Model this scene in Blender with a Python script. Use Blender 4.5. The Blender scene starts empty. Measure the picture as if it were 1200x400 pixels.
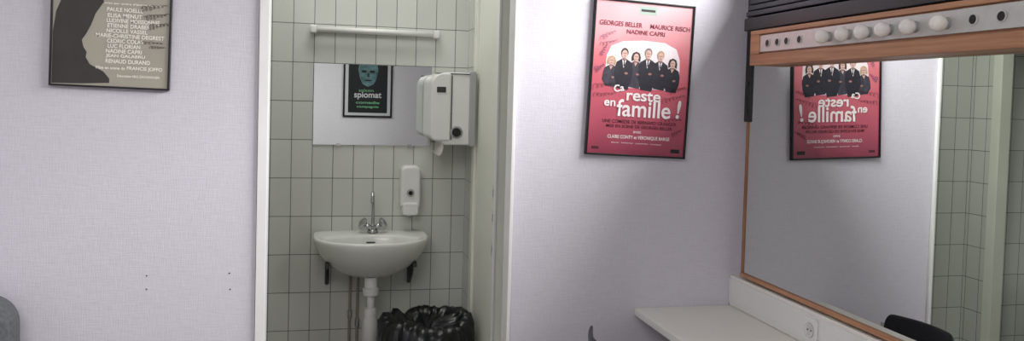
import bpy, bmesh, math, random
from mathutils import Vector, Matrix
random.seed(4)
S=bpy.context.scene
C=S.collection
try:
    S.view_settings.view_transform='Standard'
    S.view_settings.look='None'
except Exception: pass

# ---------------------------------------------------------------- materials
def lin(c):
    return tuple(((v/255)/12.92 if v/255<=0.04045 else ((v/255+0.055)/1.055)**2.4) for v in c)+(1,)
def mat(name,rgb,rough=0.5,metal=0.0,noise=0.0,nscale=20,bump=0.0,bscale=200,trans=0.0):
    m=bpy.data.materials.new(name);m.use_nodes=True
    n=m.node_tree.nodes;l=m.node_tree.links;b=n['Principled BSDF']
    b.inputs['Base Color'].default_value=lin(rgb)
    b.inputs['Roughness'].default_value=rough
    b.inputs['Metallic'].default_value=metal
    if trans: b.inputs['Transmission Weight'].default_value=trans
    tc=n.new('ShaderNodeTexCoord')
    if noise:
        t=n.new('ShaderNodeTexNoise');t.inputs['Scale'].default_value=nscale;t.inputs['Detail'].default_value=5
        l.new(tc.outputs['Object'],t.inputs['Vector'])
        r=n.new('ShaderNodeValToRGB')
        c=lin(rgb)
        r.color_ramp.elements[0].position=.3;r.color_ramp.elements[1].position=.7
        r.color_ramp.elements[0].color=tuple(max(0,v*(1-noise)) for v in c[:3])+(1,)
        r.color_ramp.elements[1].color=tuple(min(1,v*(1+noise)) for v in c[:3])+(1,)
        l.new(t.outputs['Fac'],r.inputs['Fac']);l.new(r.outputs['Color'],b.inputs['Base Color'])
    if bump:
        t=n.new('ShaderNodeTexNoise');t.inputs['Scale'].default_value=bscale
        l.new(tc.outputs['Object'],t.inputs['Vector'])
        bp=n.new('ShaderNodeBump');bp.inputs['Strength'].default_value=bump;bp.inputs['Distance'].default_value=.002
        l.new(t.outputs['Fac'],bp.inputs['Height']);l.new(bp.outputs['Normal'],b.inputs['Normal'])
    return m
def wallpaper(name,rgb):
    m=bpy.data.materials.new(name);m.use_nodes=True
    n=m.node_tree.nodes;l=m.node_tree.links;b=n['Principled BSDF'];b.inputs['Roughness'].default_value=.75
    tc=n.new('ShaderNodeTexCoord')
    outs=[]
    for sc in ((25,25,260),(260,260,25)):
        mp=n.new('ShaderNodeMapping');mp.inputs['Scale'].default_value=sc
        l.new(tc.outputs['Object'],mp.inputs['Vector'])
        t=n.new('ShaderNodeTexNoise');t.inputs['Scale'].default_value=1;t.inputs['Detail'].default_value=3
        l.new(mp.outputs['Vector'],t.inputs['Vector']);outs.append(t)
    ad=n.new('ShaderNodeMath');ad.operation='ADD'
    l.new(outs[0].outputs['Fac'],ad.inputs[0]);l.new(outs[1].outputs['Fac'],ad.inputs[1])
    mr=n.new('ShaderNodeMapRange');mr.inputs['From Min'].default_value=.6;mr.inputs['From Max'].default_value=1.4
    mr.inputs['To Min'].default_value=.92;mr.inputs['To Max'].default_value=1.06
    l.new(ad.outputs[0],mr.inputs['Value'])
    vm=n.new('ShaderNodeVectorMath');vm.operation='SCALE';vm.inputs[0].default_value=lin(rgb)[:3]
    l.new(mr.outputs[0],vm.inputs['Scale']);l.new(vm.outputs[0],b.inputs['Base Color'])
    bp=n.new('ShaderNodeBump');bp.inputs['Strength'].default_value=.25;bp.inputs['Distance'].default_value=.002
    l.new(ad.outputs[0],bp.inputs['Height']);l.new(bp.outputs['Normal'],b.inputs['Normal'])
    return m
def tile(name,axis,c1,c2,grout,w=.0935,h=.178,ox=.15,oz=-.91,mort=.0032):
    m=bpy.data.materials.new(name);m.use_nodes=True
    n=m.node_tree.nodes;l=m.node_tree.links;b=n['Principled BSDF']
    tc=n.new('ShaderNodeTexCoord');sp=n.new('ShaderNodeSeparateXYZ');l.new(tc.outputs['Object'],sp.inputs[0])
    cb=n.new('ShaderNodeCombineXYZ')
    a1=n.new('ShaderNodeMath');a1.inputs[1].default_value=ox+40*w
    a2=n.new('ShaderNodeMath');a2.inputs[1].default_value=oz+10*h
    l.new(sp.outputs[axis],a1.inputs[0]);l.new(sp.outputs['Y' if name=='floor_tile' else 'Z'],a2.inputs[0])
    l.new(a1.outputs[0],cb.inputs[0]);l.new(a2.outputs[0],cb.inputs[1])
    br=n.new('ShaderNodeTexBrick');br.offset=0;br.squash=1
    br.inputs['Scale'].default_value=1;br.inputs['Brick Width'].default_value=w;br.inputs['Row Height'].default_value=h
    br.inputs['Mortar Size'].default_value=mort*.5;br.inputs['Mortar Smooth'].default_value=.1;br.inputs['Bias'].default_value=0
    br.inputs['Color1'].default_value=lin(c1);br.inputs['Color2'].default_value=lin(c2);br.inputs['Mortar'].default_value=lin(grout)
    l.new(cb.outputs[0],br.inputs['Vector']);l.new(br.outputs['Color'],b.inputs['Base Color'])
    mr=n.new('ShaderNodeMapRange');mr.inputs['To Min'].default_value=.22;mr.inputs['To Max'].default_value=.8
    l.new(br.outputs['Fac'],mr.inputs['Value']);l.new(mr.outputs[0],b.inputs['Roughness'])
    bp=n.new('ShaderNodeBump');bp.invert=True;bp.inputs['Strength'].default_value=.5;bp.inputs['Distance'].default_value=.002
    l.new(br.outputs['Fac'],bp.inputs['Height']);l.new(bp.outputs['Normal'],b.inputs['Normal'])
    return m
def wood(name,c1,c2,axis=1):
    m=bpy.data.materials.new(name);m.use_nodes=True
    n=m.node_tree.nodes;l=m.node_tree.links;b=n['Principled BSDF'];b.inputs['Roughness'].default_value=.45
    tc=n.new('ShaderNodeTexCoord');mp=n.new('ShaderNodeMapping')
    sc=[90,90,90];sc[axis]=4;mp.inputs['Scale'].default_value=sc
    t=n.new('ShaderNodeTexNoise');t.inputs['Scale'].default_value=1;t.inputs['Detail'].default_value=4
    r=n.new('ShaderNodeValToRGB');r.color_ramp.elements[0].position=.35;r.color_ramp.elements[1].position=.65
    r.color_ramp.elements[0].color=lin(c1);r.color_ramp.elements[1].color=lin(c2)
    l.new(tc.outputs['Object'],mp.inputs[0]);l.new(mp.outputs[0],t.inputs['Vector']);l.new(t.outputs['Fac'],r.inputs['Fac']);l.new(r.outputs['Color'],b.inputs['Base Color'])
    return m
def gradient(name,stops,z0,z1):
    m=bpy.data.materials.new(name);m.use_nodes=True
    n=m.node_tree.nodes;l=m.node_tree.links;b=n['Principled BSDF'];b.inputs['Roughness'].default_value=.3
    tc=n.new('ShaderNodeTexCoord');sp=n.new('ShaderNodeSeparateXYZ');mr=n.new('ShaderNodeMapRange')
    mr.inputs['From Min'].default_value=z0+.05;mr.inputs['From Max'].default_value=z1+.05
    no=n.new('ShaderNodeTexNoise');no.inputs['Scale'].default_value=9
    ad=n.new('ShaderNodeMath');ad.operation='MULTIPLY_ADD';ad.inputs[1].default_value=.10;
    r=n.new('ShaderNodeValToRGB')
    l.new(tc.outputs['Object'],sp.inputs[0]);l.new(tc.outputs['Object'],no.inputs['Vector'])
    l.new(no.outputs['Fac'],ad.inputs[0]);l.new(sp.outputs['Z'],ad.inputs[2])
    l.new(ad.outputs[0],mr.inputs['Value']);l.new(mr.outputs[0],r.inputs['Fac'])
    e=r.color_ramp.elements
    e[0].position=stops[0][0];e[0].color=lin(stops[0][1]);e[1].position=stops[-1][0];e[1].color=lin(stops[-1][1])
    for p,c in stops[1:-1]:
        x=e.new(p);x.color=lin(c)
    l.new(r.outputs['Color'],b.inputs['Base Color'])
    return m

M={}
M['lav']=wallpaper('lavender_wallpaper',(211,207,216))
M['rear']=wallpaper('pale_wallpaper',(226,225,228))
M['white']=mat('white_paint',(232,232,229),.45,noise=.03,nscale=6)
M['jamb']=mat('cream_white_paint',(228,230,217),.4,noise=.03,nscale=5)
M['ceil']=mat('ceiling_paint',(228,228,226),.8,noise=.03,nscale=4)
M['floor']=mat('floor_lino',(120,112,104),.5,noise=.15,nscale=12)
M['tileX']=tile('wall_tile_x','X',(206,208,201),(213,215,208),(100,105,97))
M['tileY']=tile('wall_tile_y','Y',(206,208,201),(213,215,208),(100,105,97),ox=0)
M['ftile']=tile('floor_tile','X',(124,116,110),(134,126,118),(80,76,72),w=.1,h=.1)
M['ceramic']=mat('white_ceramic',(224,225,219),.12,noise=.02,nscale=4)
M['plastic']=mat('white_plastic',(228,228,225),.35,noise=.02,nscale=8)
M['greyp']=mat('grey_plastic',(165,167,166),.4,noise=.04,nscale=8)
M['black']=mat('black_plastic',(16,16,18),.4,noise=.15,nscale=8)
M['blackframe']=mat('black_frame',(14,14,16),.3,noise=.1,nscale=12)
M['bag']=mat('black_bag',(12,15,18),.3,noise=.3,nscale=25,bump=1.0,bscale=35)
M['chrome']=mat('chrome',(190,190,190),.15,1.0,noise=.03)
M['steel']=mat('brushed_steel',(205,204,200),.4,.35,noise=.05,nscale=40)
M['darkmetal']=mat('dark_bracket_metal',(70,72,68),.5,.6,noise=.2)
M['mirror']=mat('mirror_silver',(222,226,222),.0,1.0)
M['wood']=wood('oak_trim',(166,116,84),(192,142,104),1)
M['woodz']=wood('oak_trim_v',(136,92,64),(168,118,84),2)
M['desk']=mat('cream_laminate',(234,232,223),.4,noise=.02,nscale=5)
M['bulb']=mat('opal_glass',(246,242,235),.15,noise=.02,nscale=10)
M['hole']=mat('socket_black',(18,16,15),.5,noise=.1)
M['louver']=mat('shutter_grey',(52,54,60),.4,.3,noise=.15,nscale=30)
M['chairfab']=mat('grey_fabric',(88,90,94),.9,noise=.2,nscale=80,bump=.6,bscale=300)
M['chairblk']=mat('chair_grey_black',(50,51,56),.35,noise=.15,nscale=10)
M['copper']=mat('painted_pipe',(150,146,132),.4,.2,noise=.1)
M['paper']=mat('paper_towel',(232,230,222),.9,noise=.03)

# ---------------------------------------------------------------- mesh helpers
def finish(name,bm,m,parent=None,smooth=False):
    me=bpy.data.meshes.new(name);bmesh.ops.recalc_face_normals(bm,faces=bm.faces);bm.to_mesh(me);bm.free()
    ob=bpy.data.objects.new(name,me);C.objects.link(ob)
    if m: me.materials.append(m)
    if smooth:
        for p in me.polygons:p.use_smooth=True
    if parent: ob.parent=parent
    return ob
def empty(name,loc=(0,0,0),rot=(0,0,0)):
    e=bpy.data.objects.new(name,None);C.objects.link(e);e.location=loc;e.rotation_euler=rot;e.empty_display_size=.05
    return e
def addbox(bm,x0,x1,y0,y1,z0,z1):
    vs=[bm.verts.new(p) for p in ((x0,y0,z0),(x1,y0,z0),(x1,y1,z0),(x0,y1,z0),(x0,y0,z1),(x1,y0,z1),(x1,y1,z1),(x0,y1,z1))]
    for f in ((0,3,2,1),(4,5,6,7),(0,1,5,4),(1,2,6,5),(2,3,7,6),(3,0,4,7)): bm.faces.new([vs[i] for i in f])
def boxes(name,lst,m,parent=None,bevel=0,seg=2):
    bm=bmesh.new()
    for b in lst: addbox(bm,*b)
    ob=finish(name,bm,m,parent)
    if bevel:
        md=ob.modifiers.new('bevel','BEVEL');md.width=bevel;md.segments=seg;md.limit_method='ANGLE'
        for p in ob.data.polygons:p.use_smooth=True
        ob.modifiers.new('wn','WEIGHTED_NORMAL')
    return ob
def box(name,x0,x1,y0,y1,z0,z1,m,parent=None,bevel=0,seg=2):
    return boxes(name,[(x0,x1,y0,y1,z0,z1)],m,parent,bevel,seg)
def lathe(name,prof,center,axis,m,parent=None,n=28,sx=1,sy=1):
    q=Vector(axis).normalized().to_track_quat('Z','Y');bm=bmesh.new();rings=[]
    for r,h in prof:
        if r<1e-6: rings.append([bm.verts.new(Vector(center)+q@Vector((0,0,h)))])
        else: rings.append([bm.verts.new(Vector(center)+q@Vector((r*sx*math.cos(2*math.pi*i/n),r*sy*math.sin(2*math.pi*i/n),h))) for i in range(n)])
    for a,b in zip(rings,rings[1:]):
        for i in range(n):
            j=(i+1)%n
            if len(a)==1 and len(b)==1: continue
            if len(a)==1: bm.faces.new((a[0],b[i],b[j]))
            elif len(b)==1: bm.faces.new((a[i],a[j],b[0]))
            else: bm.faces.new((a[i],a[j],b[j],b[i]))
    for rg in (rings[0],rings[-1]):
        if len(rg)>1: bm.faces.new(rg)
    ob=finish(name,bm,m,parent,True)
    md=ob.modifiers.new('es','EDGE_SPLIT');md.split_angle=math.radians(40)
    return ob
def catmull(pts,k=8):
    P=[Vector(p) for p in pts]
    if len(P)<3: return P
    P=[P[0]*2-P[1]]+P+[P[-1]*2-P[-2]];out=[]
    for i in range(1,len(P)-2):
        for j in range(k):
            t=j/k;a,b,c,d=P[i-1:i+3]
            out.append(.5*((2*b)+(c-a)*t+(2*a-5*b+4*c-d)*t*t+(3*b-a-3*c+d)*t**3))
    out.append(P[-2]);return out
def tube(name,pts,r,m,parent=None,n=10,smooth=True,rs=None):
    P=catmull(pts) if smooth else [Vector(p) for p in pts]
    bm=bmesh.new();rings=[];up=Vector((.13,.31,.94)).normalized()
    prev=None
    for i,p in enumerate(P):
        t=(P[min(i+1,len(P)-1)]-P[max(i-1,0)]).normalized()
        if prev is None: a=t.cross(up).normalized()
        else: a=(prev-t*prev.dot(t)).normalized()
        prev=a;b=t.cross(a)
        rr=r if rs is None else rs[0]+(rs[1]-rs[0])*i/(len(P)-1)
        rings.append([bm.verts.new(p+a*rr*math.cos(2*math.pi*k/n)+b*rr*math.sin(2*math.pi*k/n)) for k in range(n)])
    for a,b in zip(rings,rings[1:]):
        for i in range(n): bm.faces.new((a[i],a[(i+1)%n],b[(i+1)%n],b[i]))
    bm.faces.new(rings[0]);bm.faces.new(rings[-1])
    return finish(name,bm,m,parent,True)
def prism(name,poly,fn,d0,d1,m,parent=None,bevel=0):
    bm=bmesh.new();A=[bm.verts.new(fn(a,b,d0)) for a,b in poly];B=[bm.verts.new(fn(a,b,d1)) for a,b in poly]
    bm.faces.new(A);bm.faces.new(B)
    n=len(poly)
    for i in range(n): bm.faces.new((A[i],A[(i+1)%n],B[(i+1)%n],B[i]))
    ob=finish(name,bm,m,parent)
    if bevel:
        md=ob.modifiers.new('bevel','BEVEL');md.width=bevel;md.segments=3;md.limit_method='ANGLE'
        for p in ob.data.polygons:p.use_smooth=True
        ob.modifiers.new('wn','WEIGHTED_NORMAL')
    return ob
def rrect(x0,x1,z0,z1,r,k=6):
    if not isinstance(r,(tuple,list)): r=(r,)*4
    out=[]
    for (cx,cz,a0,rr) in ((x1-r[0],z1-r[0],0,r[0]),(x0+r[1],z1-r[1],90,r[1]),(x0+r[2],z0+r[2],180,r[2]),(x1-r[3],z0+r[3],270,r[3])):
        for i in range(k+1):
            a=math.radians(a0+90*i/k);out.append((cx+rr*math.cos(a),cz+rr*math.sin(a)))
    return out
# flat artwork on posters (local frame x right, z up, facing -y)
def art(name,poly,layer,m,parent,dirn=-1):
    bm=bmesh.new();bm.faces.new([bm.verts.new((a,dirn*(.0004*layer),b)) for a,b in poly])
    return finish(name,bm,m,parent)
def ell(cx,cz,rx,rz,n=20): return [(cx+rx*math.cos(2*math.pi*i/n),cz+rz*math.sin(2*math.pi*i/n)) for i in range(n)]
def text(s,cx,cz,w,h,m,parent,layer=3,flip=False,dirn=-1,bold=0.0,shear=0,rot=0):
    cu=bpy.data.curves.new('txt','FONT');cu.body=s;cu.size=1;cu.offset=bold;cu.shear=shear
    o=bpy.data.objects.new('txt',cu);C.objects.link(o)
    bpy.context.view_layer.update()
    me=bpy.data.meshes.new_from_object(o.evaluated_get(bpy.context.evaluated_depsgraph_get()))
    bpy.data.objects.remove(o)
    xs=[v.co.x for v in me.vertices];ys=[v.co.y for v in me.vertices]
    x0,x1,y0,y1=min(xs),max(xs),min(ys),max(ys)
    sx=w/(x1-x0);sz=h/(y1-y0)
    for v in me.vertices:
        x=(v.co.x-(x0+x1)/2)*sx;z=(v.co.y-(y0+y1)/2)*sz
        if flip:x=-x
        v.co=(cx+x*math.cos(rot)-z*math.sin(rot),dirn*.0004*layer,cz+x*math.sin(rot)+z*math.cos(rot))
    me.materials.clear();me.materials.append(m)
    ob=bpy.data.objects.new('lettering_'+s.split()[0].lower().strip('!.,'),me);C.objects.link(ob);ob.parent=parent
    return ob
def scribble(cx,cz,w,h,m,parent,seed,layer=5,r=.0005,rot=.2):
    rd=random.Random(seed);pts=[];n=34;ph=rd.uniform(0,6);fr=rd.uniform(4.5,6.5)
    for i in range(n):
        t=i/(n-1)
        x=(t-.5)*w+.07*w*math.sin(t*fr*6.28+ph);z=.42*h*math.cos(t*fr*6.28+ph)*(1.15-t*.8)*rd.uniform(.4,1.1)
        pts.append((cx+x*math.cos(rot)-z*math.sin(rot),-.0004*layer,cz+x*math.sin(rot)+z*math.cos(rot)))
    return tube('handwriting_%d'%seed,pts,r,m,parent,n=5)

# ---------------------------------------------------------------- room shell
XR=1.53;XL=-2.1;YB=2.75;YR=-1.5;H=2.7
WT=.07
boxes('wall_back',[(XL,-.215,YB,YB+WT,0,H),(.645,XR+.2,YB,YB+WT,0,H),(-.215,.645,YB,YB+WT,2.1,H)],M['lav'])
boxes('wall_left',[(XL-.1,XL,YR,YB+WT,0,H)],M['lav'])
boxes('wall_rear',[(XL-.1,XR+.2,YR-.1,YR,0,H)],M['rear'])
WY0,WY1,WZ0,WZ1=-.2,2.6,1.89,2.6
boxes('wall_right',[(XR,XR+.12,YR,YB,0,WZ0),(XR,XR+.12,YR,YB,WZ1,H),(XR,XR+.12,YR,WY0,WZ0,WZ1),(XR,XR+.12,WY1,YB,WZ0,WZ1)],M['lav'])
boxes('floor',[(XL-.1,XR+.12,YR-.1,YB+.0,-.1,0)],M['floor'])
boxes('ceiling',[(XL-.1,XR+.12,YR-.1,YB+WT,H,H+.1)],M['ceil'])
# door frame
boxes('door_frame',[(-.213,-.182,YB-.012,YB+WT+.01,0,2.07),(.631,.643,YB-.012,YB+WT+.005,0,2.07),(-.213,.643,YB-.012,YB+WT+.01,2.07,2.1)],M['white'],bevel=.002)
boxes('baseboard_back',[(XL,-.215,YB-.012,YB,0,.08),(.65,XR,YB-.012,YB,0,.08)],M['white'])
# bathroom
TY=3.85
boxes('wall_bathroom_back',[(-1.7,1.7,TY,TY+.1,0,H)],M['tileX'])
boxes('wall_bathroom_right',[(.66,.70,3.64,TY,0,H),(.66,.70,YB+WT,3.64,2.1,H)],M['tileY'])
boxes('door_frame_inner',[(.652,.71,3.585,3.64,0,2.1)],M['jamb'],bevel=.003)
boxes('wall_cabin_right',[(1.5,1.6,YB+WT,TY,0,H)],M['tileY'])
boxes('wall_cabin_front',[(.66,1.6,YB+WT,YB+WT+.03,0,H)],M['tileX'])
dj=empty('cabin_door')
box('door_leaf',.664,.70,3.12,3.583,0.01,2.06,M['jamb'],dj,bevel=.003)
box('leaf_edge_strip',.655,.664,3.115,3.14,0.01,2.06,M['white'],dj,bevel=.001)
for i,z in enumerate((1.10,1.0,.87)):
    box('strike_plate_%d'%i,.6625,.664,3.15,3.19,z-.03,z+.03,M['steel'],dj)
    box('strike_hole_%d'%i,.6615,.6625,3.16,3.18,z-.014,z+.014,M['hole'],dj)
boxes('wall_bathroom_left',[(-.58,-.53,3.70,TY,0,H),(-.58,-.53,YB+WT,3.70,2.1,H),(-.58,-.53,YB+WT,2.95,0,2.1)],M['tileY'])
boxes('door_frame_toilet',[(-.59,-.52,3.64,3.70,0,2.1),(-.59,-.52,2.95,3.01,0,2.1),(-.59,-.52,3.01,3.64,2.05,2.1)],M['jamb'],bevel=.003)
boxes('wall_toilet_left',[(-1.6,-1.5,YB+WT,TY,0,H)],M['tileY'])
boxes('wall_toilet_front',[(-1.6,-.215,YB+WT,YB+WT+.02,0,H)],M['tileX'])
boxes('floor_bathroom',[(-1.7,1.7,YB+.0,TY+.1,-.1,0)],M['ftile'])
boxes('ceiling_bathroom',[(-1.7,1.7,YB+WT,TY+.1,H,H+.1)],M['ceil'])

# high window over dressing table
win=empty('window_1')
boxes('window_frame',[(XR-.01,XR+.06,WY0,WY1,WZ0,WZ0+.05),(XR-.01,XR+.06,WY0,WY1,WZ1-.05,WZ1)]+[(XR-.01,XR+.06,y,y+.04,WZ0,WZ1) for y in (WY0,.7,1.6,WY1-.04)],M['blackframe'],win,bevel=.003)
lv=empty('wall_shutter_box')
box('lower_rail',1.455,1.53,.3,2.66,1.745,1.79,M['black'],lv,bevel=.004)
for i in range(4):
    box('slat_%d'%i,1.462+i*.006,1.53,.3,2.66,1.796+i*.022,1.814+i*.022,M['louver'],lv,bevel=.003)
box('end_bracket',1.49,1.53,2.66,2.70,1.42,1.96,M['black'],lv,bevel=.003)
for z in (1.46,1.56): lathe('bracket_bolt_%d'%int(z*100),[(0,0),(.008,0),(.008,.006),(0,.008)],(1.49,2.68,z),(-1,0,0),M['darkmetal'],lv,n=10)

# ---------------------------------------------------------------- big mirror
bmr=empty('wall_mirror')
MX=1.497
box('glass',MX,MX+.008,.5,2.673,.870,1.66,M['mirror'],bmr)
boxes('backing_board',[(MX+.009,XR-.001,.49,2.68,.86,1.67)],M['woodz'],bmr)
box('frame_side',1.492,XR-.001,2.673,2.682,.857,1.67,M['woodz'],bmr,bevel=.001)
box('frame_bottom',1.489,XR-.001,.48,2.682,.855,.869,M['wood'],bmr,bevel=.001)
ls=empty('vanity_light_strip')
FX=1.427
boxes('wood_rail',[(FX,MX-.002,.5,2.56,1.618,1.655),(FX,MX-.002,.5,2.56,1.722,1.737),(FX,MX-.002,2.50,2.56,1.655,1.722)],M['wood'],ls,bevel=.002)
boxes('wood_core',[(FX+.012,MX-.003,.5,2.51,1.65,1.73)],M['wood'],ls)
box('metal_strip',FX+.003,FX+.012,.5,2.5,1.662,1.718,M['steel'],ls,bevel=.001)
ys_b=[2.112,2.020,1.934,1.850,1.755,1.650]
ys_h=[2.45,2.39,2.336,2.264,1.57,1.49,1.40,1.3]
for i,y in enumerate(ys_h):
    lathe('socket_rim_%d'%i,[(.0,0),(.013,0),(.014,.002),(.011,.003),(.011,.001),(0,.001)],(FX+.003,y,1.69),(-1,0,0),M['steel'],ls)
    lathe('socket_hole_%d'%i,[(0,.0),(.0105,.0),(.0105,.0025),(0,.0025)],(FX+.003,y,1.69),(-1,0,0),M['hole'],ls)
for i,y in enumerate(ys_b):
    lathe('socket_%d'%i,[(0,0),(.0145,0),(.0145,.006),(0,.006)],(FX+.003,y,1.688),(-1,0,0),M['greyp'],ls)
    lathe('bulb_%d'%i,[(0,0.003),(.011,.003),(.012,.008),(.0165,.012),(.0195,.019),(.0200,.026),(.0180,.034),(.013,.040),(.006,.043),(0,.044)],(FX+.003,y,1.687),(-1,0,0),M['bulb'],ls)

# ---------------------------------------------------------------- dressing table (wall-hung counter)
dk=empty('dressing_table')
box('top',1.11,1.528,.7,2.748,.704,.732,M['desk'],dk,bevel=.003)
for i,y in enumerate((.9,1.8,2.70)):
    prism('support_%d'%i,[(1.20,.704),(1.528,.704),(1.528,.50)],lambda a,b,d:(a,d,b),y,y+.03,M['desk'],dk,bevel=.002)
tr=empty('cable_trunking')
box('duct',1.486,1.529,.7,2.748,.733,.846,M['desk'],tr,bevel=.003)
box('duct_lid',1.482,1.486,.7,2.748,.745,.835,M['plastic'],tr,bevel=.001)
so=empty('wall_socket')
prism('plate',rrect(2.18,2.245,.752,.828,.008),lambda a,b,d:(d,a,b),1.4815,1.473,M['plastic'],so,bevel=.002)
lathe('round_insert',[(.0,.001),(.017,.001),(.019,.001),(.022,.003),(.024,.0),(.024,-.003)],(1.474,2.2125,.79),(-1,0,0),M['plastic'],so)
lathe('insert_ring',[(.0215,0),(.0225,.0035),(.0235,.0)],(1.4735,2.2125,.79),(-1,0,0),M['greyp'],so)
for dy in (-.009,.009): lathe('pin_hole_%d'%(dy>0),[(0,0),(.0025,0),(.0025,.0012),(0,.0012)],(1.4722,2.2125+dy,.79),(-1,0,0),M['hole'],so,n=10)

# ---------------------------------------------------------------- folding chair (facing the table)
def chair(name,cx,cy,rot):
    e=empty(name,(cx,cy,0),(0,0,rot))
    bm=bmesh.new();N=14;rows=[]
    for z,t in ((.50,.0),(.56,-.004),(.63,-.010),(.685,-.016),(.712,-.018)):
        row=[];hw=.158 if z<.70 else .135
        for i in range(N+1):
            s=i/N*2-1;row.append(bm.verts.new((t-.03*(1-s*s)+.0,s*hw,z)))
        rows.append(row)
    for a,b in zip(rows,rows[1:]):
        for i in range(N): bm.faces.new((a[i],a[i+1],b[i+1],b[i]))
    ob=finish('backrest',bm,M['chairblk'],e,True);md=ob.modifiers.new('s','SOLIDIFY');md.thickness=.012;md.offset=0
    md=ob.modifiers.new('b','SUBSURF');md.levels=1;md.render_levels=2
    for s in (-1,1):
        tube('frame_%d'%(s>0),[(-.10,s*.165,.0),(-.06,s*.165,.25),(-.01,s*.165,.45),(-.015,s*.163,.67)],.009,M['steel'],e)
        tube('front_leg_%d'%(s>0),[(.36,s*.16,.0),(.22,s*.16,.25),(.04,s*.16,.40)],.009,M['steel'],e)
    tube('stretcher',[(-.06,-.165,.25),(-.06,.165,.25)],.007,M['steel'],e,smooth=False)
    tube('front_stretcher',[(.295,-.16,.12),(.295,.16,.12)],.007,M['steel'],e,smooth=False)
    prism('seat',rrect(-.0,.34,-.165,.165,.05),lambda a,b,d:(a,b,d),.41,.435,M['chairblk'],e,bevel=.008)
    return e
chair('folding_chair',.91,2.49,math.radians(-7))

# grey armchair
ac=empty('armchair')
prism('backrest',rrect(-1.52,-.885,.30,.855,.09,8),lambda a,b,d:(a,d,b),2.72,2.58,M['chairfab'],ac,bevel=.04)
prism('seat_cushion',rrect(-1.46,-.93,2.05,2.58,.05),lambda a,b,d:(a,b,d),.28,.43,M['chairfab'],ac,bevel=.03)
prism('arm_1',rrect(2.06,2.62,.12,.60,.06),lambda a,b,d:(d,a,b),-.96,-.885,M['chairfab'],ac,bevel=.02)
prism('arm_2',rrect(2.06,2.62,.12,.60,.06),lambda a,b,d:(d,a,b),-1.52,-1.445,M['chairfab'],ac,bevel=.02)
box('base',-1.45,-.95,2.1,2.62,.12,.29,M['chairfab'],ac,bevel=.02)
for i,(x,y) in enumerate(((-1.47,2.1),(-.94,2.1),(-1.47,2.64),(-.94,2.64))): lathe('foot_%d'%i,[(0,0),(.018,0),(.024,.125),(0,.125)],(x,y,0),(0,0,1),M['black'],ac,n=14)

sc=empty('wall_screws')
for i,(x,z) in enumerate(((-.545,.885),(-.545,.842),(-.295,.888),(-.292,.835))):
    lathe('screw_%d'%i,[(0,0),(.0027,0),(.0022,.0015),(0,.002)],(x,YB,z),(0,-1,0),M['darkmetal'],sc,n=10)

# ---------------------------------------------------------------- posters
def frame(parent,w,h,t=.009,d=.016,dirn=-1):
    y0,y1=(-.006,.012) if dirn<0 else (-.012,.006)
    boxes('frame',[(-w/2,-w/2+t,y0,y1,-h/2,h/2),(w/2-t,w/2,y0,y1,-h/2,h/2),(-w/2+t,w/2-t,y0,y1,h/2-t,h/2),(-w/2+t,w/2-t,y0,y1,-h/2,-h/2+t)],M['blackframe'],parent,bevel=.0015)
cream=mat('poster_cream_ink',(246,243,232),.5,noise=.02)
inkwhite=mat('poster_white_ink',(244,234,234),.5,noise=.02)
inkred=mat('poster_dark_red_ink',(116,24,48),.5,noise=.05)
inkblack=mat('poster_black_ink',(24,22,26),.5,noise=.1)
inkdred=mat('poster_maroon_ink',(80,22,36),.5,noise=.1)
inkpen=mat('pen_ink',(44,48,110),.5,noise=.05)
inkpen2=mat('marker_ink',(30,24,24),.5,noise=.05)
skin=mat('printed_skin',(204,166,154),.5,noise=.12,nscale=90)
skin2=mat('printed_skin_shadow',(150,108,98),.5,noise=.12,nscale=90)
hair1=mat('printed_hair_dark',(52,40,38),.5,noise=.2,nscale=60)
hair2=mat('printed_hair_light',(178,150,118),.5,noise=.2,nscale=60)
hair3=mat('printed_hair_grey',(120,114,114),.5,noise=.2,nscale=60)
suit=mat('printed_suit',(30,28,40),.5,noise=.4,nscale=60)
suit2=mat('printed_suit_grey',(58,54,66),.5,noise=.4,nscale=60)
# left poster
W1,H1=.345,.50
p1=empty('theatre_poster',(-.649,YB-.013,1.479+H1/2),(0,math.radians(1.2),0))
frame(p1,W1,H1,.006)
khaki=mat('poster_grey_khaki',(166,161,147),.45,noise=.05,nscale=10)
box('sheet',-W1/2+.004,W1/2-.004,0,.010,-H1/2+.004,H1/2-.004,khaki,p1)
def P1(px,py):
    return ((px-132)/140*W1, -H1/2+(103-py)/101*.265)
sil=mat('poster_silhouette',(52,48,46),.5,noise=.15,nscale=14)
art('silhouette',[P1(*p) for p in [(65,100),(65,40),(68,16),(76,-4),(90,-22),(108,-28),(122,-16),(122,2),(113,16),(108,30),(103,40),(98,48),(100,56),(104,62),(103,68),(108,76),(124,84),(131,92),(131,97),(100,99)]],1,sil,p1)
lines=[("avec par ordre d'entree en scene",158,3,70,3),("PAULE NOELLE",147,10,42,4.8),("ELISA MENUT",147,17,40,4.8),("LUDIVINE MOISSONNIE",157,23,62,4.8),("ETIENNE DRABER",152,29,50,4.8),
("NICOLLE VASSEL",150,35,48,4.8),("MARIE-CHRISTINE DEGREST",154,41,80,4.8),("CEDRIC COLAS",148,47,42,4.8),("LUC FLORIAN",147,53,38,4.8),("NADINE CAPRI",147,59,42,4.8),("JEAN GALABRU",149,65,46,4.8),("RENAUD DURAND",152,71,52,4.8),
("Mise en scene de",132,79,34,3.6),("FRANCIS JOFFO",172,79,42,5.4),("Decoration NILS ZACHARIASEN",165,88,50,3)]
for s,x,y,w,h in lines:
    a=P1(x,y);text(s,a[0],a[1],w/140*W1,h/101*.265,cream,p1,bold=.02)
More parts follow.
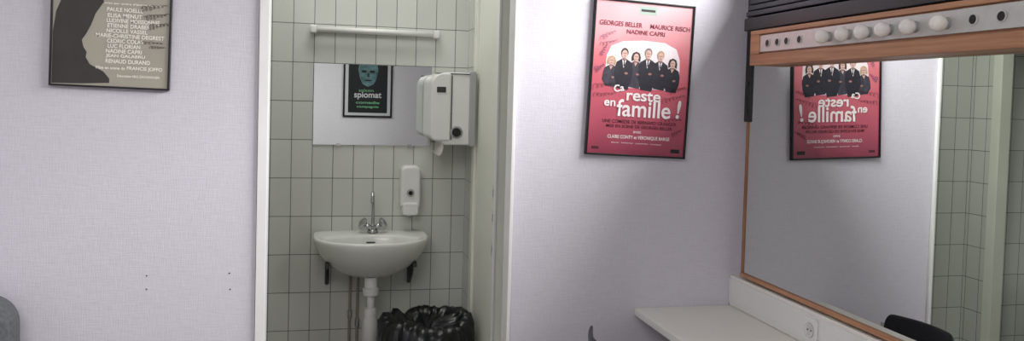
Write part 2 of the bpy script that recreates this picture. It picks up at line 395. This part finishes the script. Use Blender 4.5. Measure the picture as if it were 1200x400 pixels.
for i,(x,y,w,h) in enumerate(((180,5,30,9),(184,15,28,9),(187,26,24,9),(180,-8,30,9))):
    a=P1(x,y);scribble(a[0],a[1],w/140*W1,h/101*.265,inkpen2,p1,i+1,rot=.2,r=.0006)
for i,(x,y,w,h) in enumerate(((180,47,26,5),(186,52,18,5))):
    a=P1(x,y);scribble(a[0],a[1],w/140*W1,h/101*.265,inkpen2,p1,i+11,rot=0,r=.0005)

# right poster
W2,H2=.383,.557
p2=empty('theatre_poster',(1.099,YB-.013,1.563),(0,math.radians(2.2),0))
frame(p2,W2,H2,.007)
red=gradient('poster_red',[(0,(150,62,84)),(.25,(188,88,106)),(.45,(200,98,112)),(.62,(208,114,122)),(.8,(218,154,158)),(1,(224,172,176))],-H2/2,H2/2)
box('sheet',-W2/2+.004,W2/2-.004,0,.010,-H2/2+.004,H2/2-.004,red,p2)
def P2(u,v): return ((u-.5)*W2,(.5-v)*H2)
greenlogo=mat('poster_logo',(150,166,156),.5,noise=.05)
art('logo_box',[P2(*p) for p in ((.44,.03),(.62,.03),(.62,.085),(.44,.085))],1,greenlogo,p2)
art('logo_line',[P2(*p) for p in ((.46,.05),(.6,.05),(.6,.065),(.46,.065))],2,inkblack,p2)
def T2(s,u,v,w,h,m,**k):
    a=P2(u,v);text(s,a[0],a[1],w*W2,h*H2,m,p2,**k)
T2("GEORGES BELLER",.27,.155,.42,.030,inkred,bold=.015);T2("MAURICE RISCH",.76,.155,.40,.030,inkred,bold=.015)
T2("NADINE CAPRI",.52,.200,.38,.028,inkred,bold=.015)
pale=mat('poster_photo_ground',(232,218,220),.5,noise=.08,nscale=20)
art('photo_ground',[P2(*p) for p in ((.15,.36),(.19,.30),(.3,.265),(.5,.25),(.72,.255),(.84,.29),(.88,.36),(.89,.52),(.8,.56),(.2,.56),(.14,.5))],1,pale,p2)
ppl=[(.20,.395,hair2,.95,0,suit2),(.325,.345,hair1,1.12,1,suit),(.44,.36,hair1,1.0,0,suit2),(.56,.335,hair3,1.15,1,suit),(.685,.345,hair2,1.1,1,suit),(.81,.385,hair1,1.0,0,suit)]
for i,(u,v,hm,s,man,st) in enumerate(ppl):
    x,z=P2(u,v);k=.0175*s
    zb=P2(0,.555+.012*(i%2))[1]
    art('figure_body_%d'%i,[(x-k*.45,z-k*.9),(x-k*1.45,z-k*1.5),(x-k*1.75,z-k*2.6),(x-k*1.9,z-k*4),(x-k*1.1,zb),(x+k*1.0,zb-.004),(x+k*1.7,z-k*4.2),(x+k*1.75,z-k*2.6),(x+k*1.45,z-k*1.5),(x+k*.45,z-k*.9)],2+.5*(i%2),st,p2)
    art('figure_shirt_%d'%i,[(x-k*.4,z-k*1.05),(x-k*.1,z-k*(2.6 if man else 1.9)),(x+k*.4,z-k*1.05)],3.5,inkwhite if man else skin,p2)
    if man: art('figure_tie_%d'%i,[(x-k*.1,z-k*1.1),(x-k*.15,z-k*2.2),(x+k*.1,z-k*2.2),(x+k*.1,z-k*1.1)],4,suit,p2)
    art('figure_hands_%d'%i,ell(x+k*.5,z-k*3.5,k*.35,k*.22),4,skin2,p2)
    art('figure_neck_%d'%i,[(x-k*.3,z-k*.5),(x-k*.3,z-k*1.2),(x+k*.3,z-k*1.2),(x+k*.3,z-k*.5)],3.8,skin2,p2)
    if man: art('figure_hair_%d'%i,ell(x,z+k*.25,k*.72,k*.85),4,hm,p2)
    else: art('figure_hair_%d'%i,[(x-k*.95,z-k*.9),(x-k*1.0,z),(x-k*.75,z+k*.8),(x,z+k*1.15),(x+k*.75,z+k*.8),(x+k*1.0,z),(x+k*.9,z-k*1.0),(x+k*.4,z-k*.6),(x-k*.4,z-k*.6)],4,hm,p2)
    art('figure_face_%d'%i,ell(x,z-k*.05,k*.56,k*.78),5,skin,p2)
    art('figure_eyes_%d'%i,[(x-k*.4,z+k*.02),(x+k*.4,z+k*.02),(x+k*.38,z+k*.16),(x-k*.38,z+k*.16)],5.5,skin2,p2)
    art('figure_mouth_%d'%i,[(x-k*.2,z-k*.45),(x+k*.2,z-k*.45),(x+k*.15,z-k*.36),(x-k*.15,z-k*.36)],5.5,inkred,p2)
T2("Ca",.29,.565,.10,.045,inkwhite,layer=6.5,bold=.02,rot=.2);T2("reste",.54,.61,.34,.062,inkwhite,layer=6.5,bold=.02)
T2("en",.21,.665,.11,.038,inkwhite,layer=6.5,bold=.02);T2("famille",.55,.69,.54,.11,inkwhite,layer=6.5,bold=.015);T2("!",.90,.68,.035,.12,inkwhite,layer=6.5,bold=.02,rot=-.12)
T2("UNE COMEDIE DE BERNARD GRANGER",.52,.778,.74,.022,inkdred,bold=.01);T2("MISE EN SCENE DE GEORGES BELLER",.52,.808,.66,.020,inkdred,bold=.01)
T2("avec",.5,.842,.08,.014,inkwhite);T2("CLAIRE CONTY et VERONIQUE BARGE",.52,.878,.62,.026,inkwhite,bold=.015)
T2("decor  lumieres  costumes  musique",.5,.915,.5,.012,inkwhite)
art('logo_bottom_1',[P2(*p) for p in ((.06,.945),(.13,.945),(.13,.962),(.06,.962))],1,inkdred,p2)
art('logo_bottom_2',[P2(*p) for p in ((.85,.94),(.94,.94),(.94,.965),(.85,.965))],1,inkblack,p2)
for i,(u,v,w,h,r) in enumerate(((.15,.23,.16,.04,.5),(.12,.33,.12,.04,1.1),(.09,.44,.11,.05,.6),(.16,.55,.24,.04,.2),(.15,.61,.2,.035,.1),(.84,.61,.22,.04,.3),(.88,.55,.16,.04,.3),(.16,.28,.16,.03,.3),(.84,.75,.2,.03,.1),(.9,.83,.12,.04,.5))):
    a=P2(u,v);scribble(a[0],a[1],w*W2,h*H2,inkpen if i in(0,1,2,7) else inkpen2,p2,30+i,rot=r,layer=7,r=.0005)

# poster on rear wall (seen in bathroom mirror)
p3=empty('theatre_poster',(.455,YR+.013,1.62))
W3,H3=.54,.78
frame(p3,W3,H3,.02,dirn=1)
pb=mat('poster_black_sheet',(16,18,22),.5,noise=.1);gr=mat('poster_bluegreen_ink',(88,122,124),.5,noise=.55,nscale=16);gr2=mat('poster_green_text',(120,190,140),.5,noise=.1)
whitep=mat('poster_margin',(206,206,208),.5,noise=.02)
box('sheet',-W3/2+.01,W3/2-.01,-.010,0,-H3/2+.01,H3/2-.01,whitep,p3)
art('print',[(-.215,-.34),(.215,-.34),(.215,.34),(-.215,.34)],1,pb,p3,1)
art('face_print',[(-.09,.04),(-.06,-.02),(0,-.05),(.06,-.02),(.09,.04),(.11,.14),(.09,.25),(0,.29),(-.09,.25),(-.11,.14)],2,gr,p3,1)
art('face_eye_1',ell(-.045,.12,.03,.016),3,pb,p3,1);art('face_eye_2',ell(.045,.12,.03,.016),3,pb,p3,1)
art('face_nose',[(-.012,.06),(.014,.06),(.004,.12)],3,pb,p3,1)
art('face_mouth',[(-.04,.015),(.04,.015),(.03,.03),(-.03,.03)],3,pb,p3,1)
text("spiomat",0,-.15,.30,.085,whitep,p3,dirn=1,bold=.02);text("saison",-.02,-.09,.16,.03,gr2,p3,dirn=1)
text("comedie",0,-.225,.26,.03,gr2,p3,dirn=1,bold=.02);text("compagnie",0,-.275,.24,.03,gr2,p3,dirn=1,bold=.02)

# ---------------------------------------------------------------- bathroom fixtures
bm_=empty('bathroom_mirror')
box('glass',-.055,.487,TY-.006,TY-.001,1.245,1.62,M['mirror'],bm_)
for i,(x,z) in enumerate(((.05,1.243),(.38,1.243))): box('clip_%d'%i,x,x+.02,TY-.009,TY,z-.004,z+.008,M['chrome'],bm_)
lt=empty('tube_lamp')
tube('tube',[(-.06,TY-.05,1.772),(.495,TY-.05,1.772)],.013,M['plastic'],lt,smooth=False,n=16)
for i,x in enumerate((-.075,.485)):
    box('end_cap_%d'%i,x,x+.028,TY-.066,TY-.001,1.755,1.79,M['plastic'],lt,bevel=.005)
box('back_rail',-.05,.49,TY-.018,TY-.001,1.765,1.785,M['plastic'],lt,bevel=.003)

td=empty('paper_towel_dispenser')
prism('body',rrect(.50,.650,1.268,1.59,(.03,.02,.02,.02)),lambda a,b,d:(a,d,b),3.56,3.83,M['plastic'],td,bevel=.008)
prism('front_cover',rrect(.449,.54,1.285,1.588,(.01,.055,.03,.01)),lambda a,b,d:(a,d,b),3.552,3.836,M['plastic'],td,bevel=.014)
prism('rear_shell',rrect(.622,.6515,1.262,1.60,.012),lambda a,b,d:(a,d,b),3.55,3.84,M['greyp'],td,bevel=.005)
box('wall_spacer',.6515,.6595,3.66,3.82,1.30,1.56,M['greyp'],td)
box('seam',.541,.545,3.5575,3.56,1.29,1.575,M['darkmetal'],td)
box('top_seam',.47,.63,3.556,3.56,1.582,1.586,M['black'],td)
box('level_window',.475,.515,3.549,3.553,1.50,1.525,M['darkmetal'],td,bevel=.001)
lathe('knob_ring',[(0,0),(.028,0),(.028,.006),(.022,.008),(.021,.005),(0,.005)],(.567,3.56,1.325),(0,-1,0),M['greyp'],td)
lathe('knob',[(0,0),(.02,0),(.018,.014),(0,.016)],(.567,3.558,1.325),(0,-1,0),M['black'],td)
bmq=bmesh.new();rows=[]
for x,z in ((.515,1.28),(.514,1.25),(.508,1.228),(.497,1.215)):
    rows.append([bmq.verts.new((x,3.58,z)),bmq.verts.new((x,3.80,z))])
for a,b in zip(rows,rows[1:]): bmq.faces.new((a[0],a[1],b[1],b[0]))
ob=finish('paper_sheet',bmq,M['paper'],td,True);ob.modifiers.new('s','SOLIDIFY').thickness=.008

sd=empty('soap_dispenser')
prism('body',rrect(.345,.44,.955,1.155,(.028,.028,.02,.02)),lambda a,b,d:(a,d,b),TY-.001,TY-.085,M['plastic'],sd,bevel=.014)
prism('push_bar',rrect(.355,.43,.925,.985,.015),lambda a,b,d:(a,d,b),TY-.02,TY-.098,M['plastic'],sd,bevel=.008)
lathe('level_eye',[(0,0),(.018,0),(.017,.004),(0,.004)],(.392,TY-.086,1.03),(0,-1,0),M['greyp'],sd)
lathe('level_eye_glass',[(0,0),(.010,0),(.009,.003),(0,.003)],(.392,TY-.090,1.03),(0,-1,0),M['hole'],sd)
lathe('nozzle',[(0,0),(.008,0),(.01,.02),(0,.02)],(.392,TY-.06,.91),(0,0,1),M['greyp'],sd,n=12)

# washbasin
wb=empty('washbasin',(0,0,-.025))
cx=.212;N=64
def dloop(a,bf,bb,yc,z,nf=2.5,nb=6):
    out=[]
    for i in range(N):
        t=2*math.pi*i/N;c=math.cos(t);s=math.sin(t);n=nf if s<0 else nb
        r=(abs(c)**n+abs(s)**n)**(-1/n)
        out.append((cx+a*c*r,yc+(bf if s<0 else bb)*s*r,z))
    return out
TYm=TY-.002
loops=[]
for a,fr,bk,z in ((.05,.16,.0,.675),(.085,.20,.0,.685),(.14,.26,.0,.705),(.19,.31,0,.74),(.228,.352,0,.785),(.248,.378,0,.825),(.257,.387,0,.85),(.258,.387,0,.866),(.25,.38,.006,.872)):
    yc=TY-.13;loops.append(dloop(a,fr-.13 if fr>.15 else .02,TYm-bk-yc,yc,z,nf=2.3 if z>.72 else 2.0,nb=7))
for rx,ry,z in ((.212,.125,.868),(.203,.118,.858),(.185,.105,.80),(.14,.08,.755),(.06,.035,.735),(.02,.02,.732)):
    loops.append([(cx+rx*math.cos(2*math.pi*i/N),TY-.235+ry*math.sin(2*math.pi*i/N),z) for i in range(N)])
bm=bmesh.new();R=[[bm.verts.new(p) for p in l] for l in loops]
for a,b in zip(R,R[1:]):
    for i in range(N): bm.faces.new((a[i],a[(i+1)%N],b[(i+1)%N],b[i]))
bm.faces.new(R[0]);bm.faces.new(R[-1])
ob=finish('basin',bm,M['ceramic'],wb,True);md=ob.modifiers.new('s','SUBSURF');md.levels=1;md.render_levels=2
lathe('drain',[(0,0),(.02,0),(.022,.003),(0,.004)],(cx,TY-.235,.734),(0,0,1),M['chrome'],wb)
box('overflow',cx-.02,cx+.02,TY-.132,TY-.13,.83,.836,M['darkmetal'],wb)
fy=TY-.075
lathe('faucet_base',[(0,0),(.026,0),(.024,.01),(.017,.014),(.017,.03),(0,.032)],(cx+.01,fy,.87),(0,0,1),M['chrome'],wb)
for s in (-1,1):
    d=Vector((s*.8,-.12,.5)).normalized()
    tube('valve_%d'%(s>0),[(cx+.01,fy,.885),tuple(Vector((cx+.01,fy,.885))+d*.046)],.012,M['chrome'],wb,smooth=False)
    c0=Vector((cx+.01,fy,.885))+d*.042
    lathe('handle_%d'%(s>0),[(0,0),(.014,0),(.026,.006),(.028,.014),(.025,.022),(.012,.027),(0,.027)],c0,d,M['chrome'],wb,n=8)
tube('spout',[(cx+.01,fy,.89),(cx+.01,fy,.95),(cx+.01,fy,1.01),(cx+.008,fy-.012,1.045),(cx+.005,fy-.04,1.06),(cx+.002,fy-.07,1.05),(cx,fy-.085,1.02)],.0075,M['chrome'],wb)
for i,x in enumerate((.02,.40)):
    boxes('bracket_%d'%i,[(x-.008,x+.008,TY-.016,TY-.001,.62,.76),(x-.008,x+.008,TY-.27,TY-.001,.745,.765)],M['darkmetal'],wb)
    tube('bracket_curve_%d'%i,[(x,TY-.15,.745),(x,TY-.10,.68),(x,TY-.04,.64),(x,TY-.01,.625)],.010,M['darkmetal'],wb)
sx_=cx;sy_=TY-.20
lathe('waste_collar',[(0,0),(.034,0),(.036,.012),(.036,.03),(.028,.034),(.028,.08),(0,.08)],(sx_,sy_,.61),(0,0,1),M['plastic'],wb)
tube('waste_pipe',[(sx_,sy_,.62),(sx_,sy_,.52)],.016,M['plastic'],wb,smooth=False,n=16)
lathe('trap_nut_top',[(0,0),(.026,0),(.028,.025),(.024,.04),(0,.04)],(sx_,sy_,.51),(0,0,1),M['plastic'],wb)
lathe('trap_bottle',[(0,0),(.022,.0),(.030,.012),(.031,.09),(.026,.11),(0,.11)],(sx_,sy_,.40),(0,0,1),M['plastic'],wb)
tube('trap_outlet',[(sx_,sy_,.45),(sx_-.005,sy_+.08,.45),(sx_-.01,TY-.045,.44),(sx_-.01,TY-.04,.36),(sx_-.01,TY-.04,.025)],.018,M['plastic'],wb)
for i,x in enumerate((cx-.05,cx-.085)):
    tube('supply_pipe_%d'%i,[(x,TY-.02,.025),(x,TY-.02,.6),(x+.01,TY-.03,.68),(cx-.01+i*.02,TY-.07,.80)],.007,M['copper'],wb)
    lathe('stop_valve_%d'%i,[(0,0),(.011,0),(.011,.035),(0,.035)],(x,TY-.02,.42+.04*i),(0,0,1),M['chrome'],wb,n=12)

# waste bin with black bag
wbn=empty('waste_bin')
bx,by=.438,3.42
lathe('bucket',[(0,0),(.14,0),(.145,.01),(.178,.48),(.182,.49),(.178,.495),(.172,.48),(.138,.02),(0,.02)],(bx,by,0),(0,0,1),M['plastic'],wbn,n=40)
import mathutils.noise as mn
bm=bmesh.new();N2=120;prof=[(.196,.39),(.203,.42),(.206,.45),(.204,.48),(.197,.51),(.18,.535),(.155,.54),(.14,.52),(.12,.505),(.07,.50),(.02,.49)]
R=[]
for k,(r,z) in enumerate(prof):
    ring=[]
    for i in range(N2):
        a=2*math.pi*i/N2
        n1=mn.noise(Vector((math.cos(a)*2.6,math.sin(a)*2.6,z*5)));n2=mn.noise(Vector((math.cos(a)*7,math.sin(a)*7,z*16+3)));n3=mn.noise(Vector((math.cos(a)*15*r/.2,math.sin(a)*15*r/.2,z*30+9)))
        amp=1 if k<7 else .5
        rr=r+amp*(n1*.016+n2*.014+n3*.005)
        rr=max(rr,.188) if k<4 else rr
        zz=z+(n1*.03+n2*.018+n3*.007 if k>0 else n1*.12+n2*.03)
        if k<4: zz+=.05*max(0,-math.cos(a-.3))*(-1)*(4-k)/4
        ring.append(bm.verts.new((bx+rr*math.cos(a),by+rr*math.sin(a),zz)))
    R.append(ring)
for a,b in zip(R,R[1:]):
    for i in range(N2): bm.faces.new((a[i],a[(i+1)%N2],b[(i+1)%N2],b[i]))
bm.faces.new(R[-1])
finish('bin_bag',bm,M['bag'],wbn,True)

# toilet in the left cabin
to=empty('toilet')
N=40
def egg(cx_,cy_,a,bf,z):
    return [(cx_+ (bf if math.cos(t)>0 else a)*math.cos(t), cy_+a*math.sin(t), z) for t in [2*math.pi*i/N for i in range(N)]]
tx,ty=-1.0,3.5
bm=bmesh.new();R=[[bm.verts.new(p) for p in l] for l in (egg(tx,ty,.11,.17,0),egg(tx,ty,.10,.16,.12),egg(tx,ty,.14,.24,.28),egg(tx,ty,.18,.31,.37),egg(tx,ty,.185,.32,.40),egg(tx,ty,.13,.24,.40),egg(tx,ty,.10,.15,.25))]
for a,b in zip(R,R[1:]):
    for i in range(N): bm.faces.new((a[i],a[(i+1)%N],b[(i+1)%N],b[i]))
bm.faces.new(R[0]);bm.faces.new(R[-1]);finish('bowl',bm,M['ceramic'],to,True)
box('cistern',-1.42,-1.20,3.31,3.69,.38,.76,M['ceramic'],to,bevel=.02)
box('pedestal_back',-1.42,-1.07,3.4,3.6,0,.39,M['ceramic'],to,bevel=.02)
bm=bmesh.new();A=[bm.verts.new(p) for p in egg(tx,ty,.19,.325,.403)];B=[bm.verts.new(p) for p in egg(tx,ty,.19,.325,.425)]
bm.faces.new(A);bm.faces.new(B)
for i in range(N): bm.faces.new((A[i],A[(i+1)%N],B[(i+1)%N],B[i]))
finish('seat_lid',bm,M['plastic'],to)

# ---------------------------------------------------------------- lights
def area(name,loc,target,sx,sy,power,col=(1,1,1)):
    l=bpy.data.lights.new(name,'AREA');l.shape='RECTANGLE';l.size=sx;l.size_y=sy;l.energy=power;l.color=col
    o=bpy.data.objects.new(name,l);C.objects.link(o);o.location=loc
    o.rotation_euler=(Vector(target)-Vector(loc)).to_track_quat('-Z','Y').to_euler();return o
area('window_daylight',(2.75,1.0,3.05),(0,1.3,.9),2.6,1.3,330,(1.0,.99,.99))
area('ceiling_fill_light',(-.7,.2,2.66),(-.7,.4,0),1.6,1.6,44,(1.0,.99,.98))  # added soft fill for the room, stands for no known ceiling lamp
area('bathroom_fill_light',(.1,3.3,2.66),(.1,3.35,0),.6,.5,8,(1.0,1.0,.97))  # weak unseen fill added to brighten the bathroom, no fixture here
w=bpy.data.worlds.new('world');S.world=w;w.use_nodes=True
w.node_tree.nodes['Background'].inputs[0].default_value=(.84,.88,.95,1);w.node_tree.nodes['Background'].inputs[1].default_value=.9

# ---------------------------------------------------------------- camera
F=950.0;p=math.radians(2.2);ro=math.radians(1.6);psi=math.radians(12.978);cy=152.6
f=Vector((math.sin(psi)*math.cos(p),math.cos(psi)*math.cos(p),-math.sin(p)))
u=Vector((math.sin(psi)*math.sin(p),math.cos(psi)*math.sin(p),math.cos(p)))
r=Vector((math.cos(psi),-math.sin(psi),0))
r2=r*math.cos(ro)+u*math.sin(ro);u2=u*math.cos(ro)-r*math.sin(ro)
cam=bpy.data.cameras.new('camera');co=bpy.data.objects.new('camera',cam);C.objects.link(co)
cam.sensor_width=36;cam.sensor_fit='HORIZONTAL';cam.lens=36*F/1200;cam.shift_y=(cy-200)/1200;cam.clip_start=.02
mw=Matrix.Identity(4)
for i in range(3): mw[i][0]=r2[i];mw[i][1]=u2[i];mw[i][2]=-f[i]
mw[0][3]=0;mw[1][3]=0;mw[2][3]=1.48
co.matrix_world=mw
S.camera=co
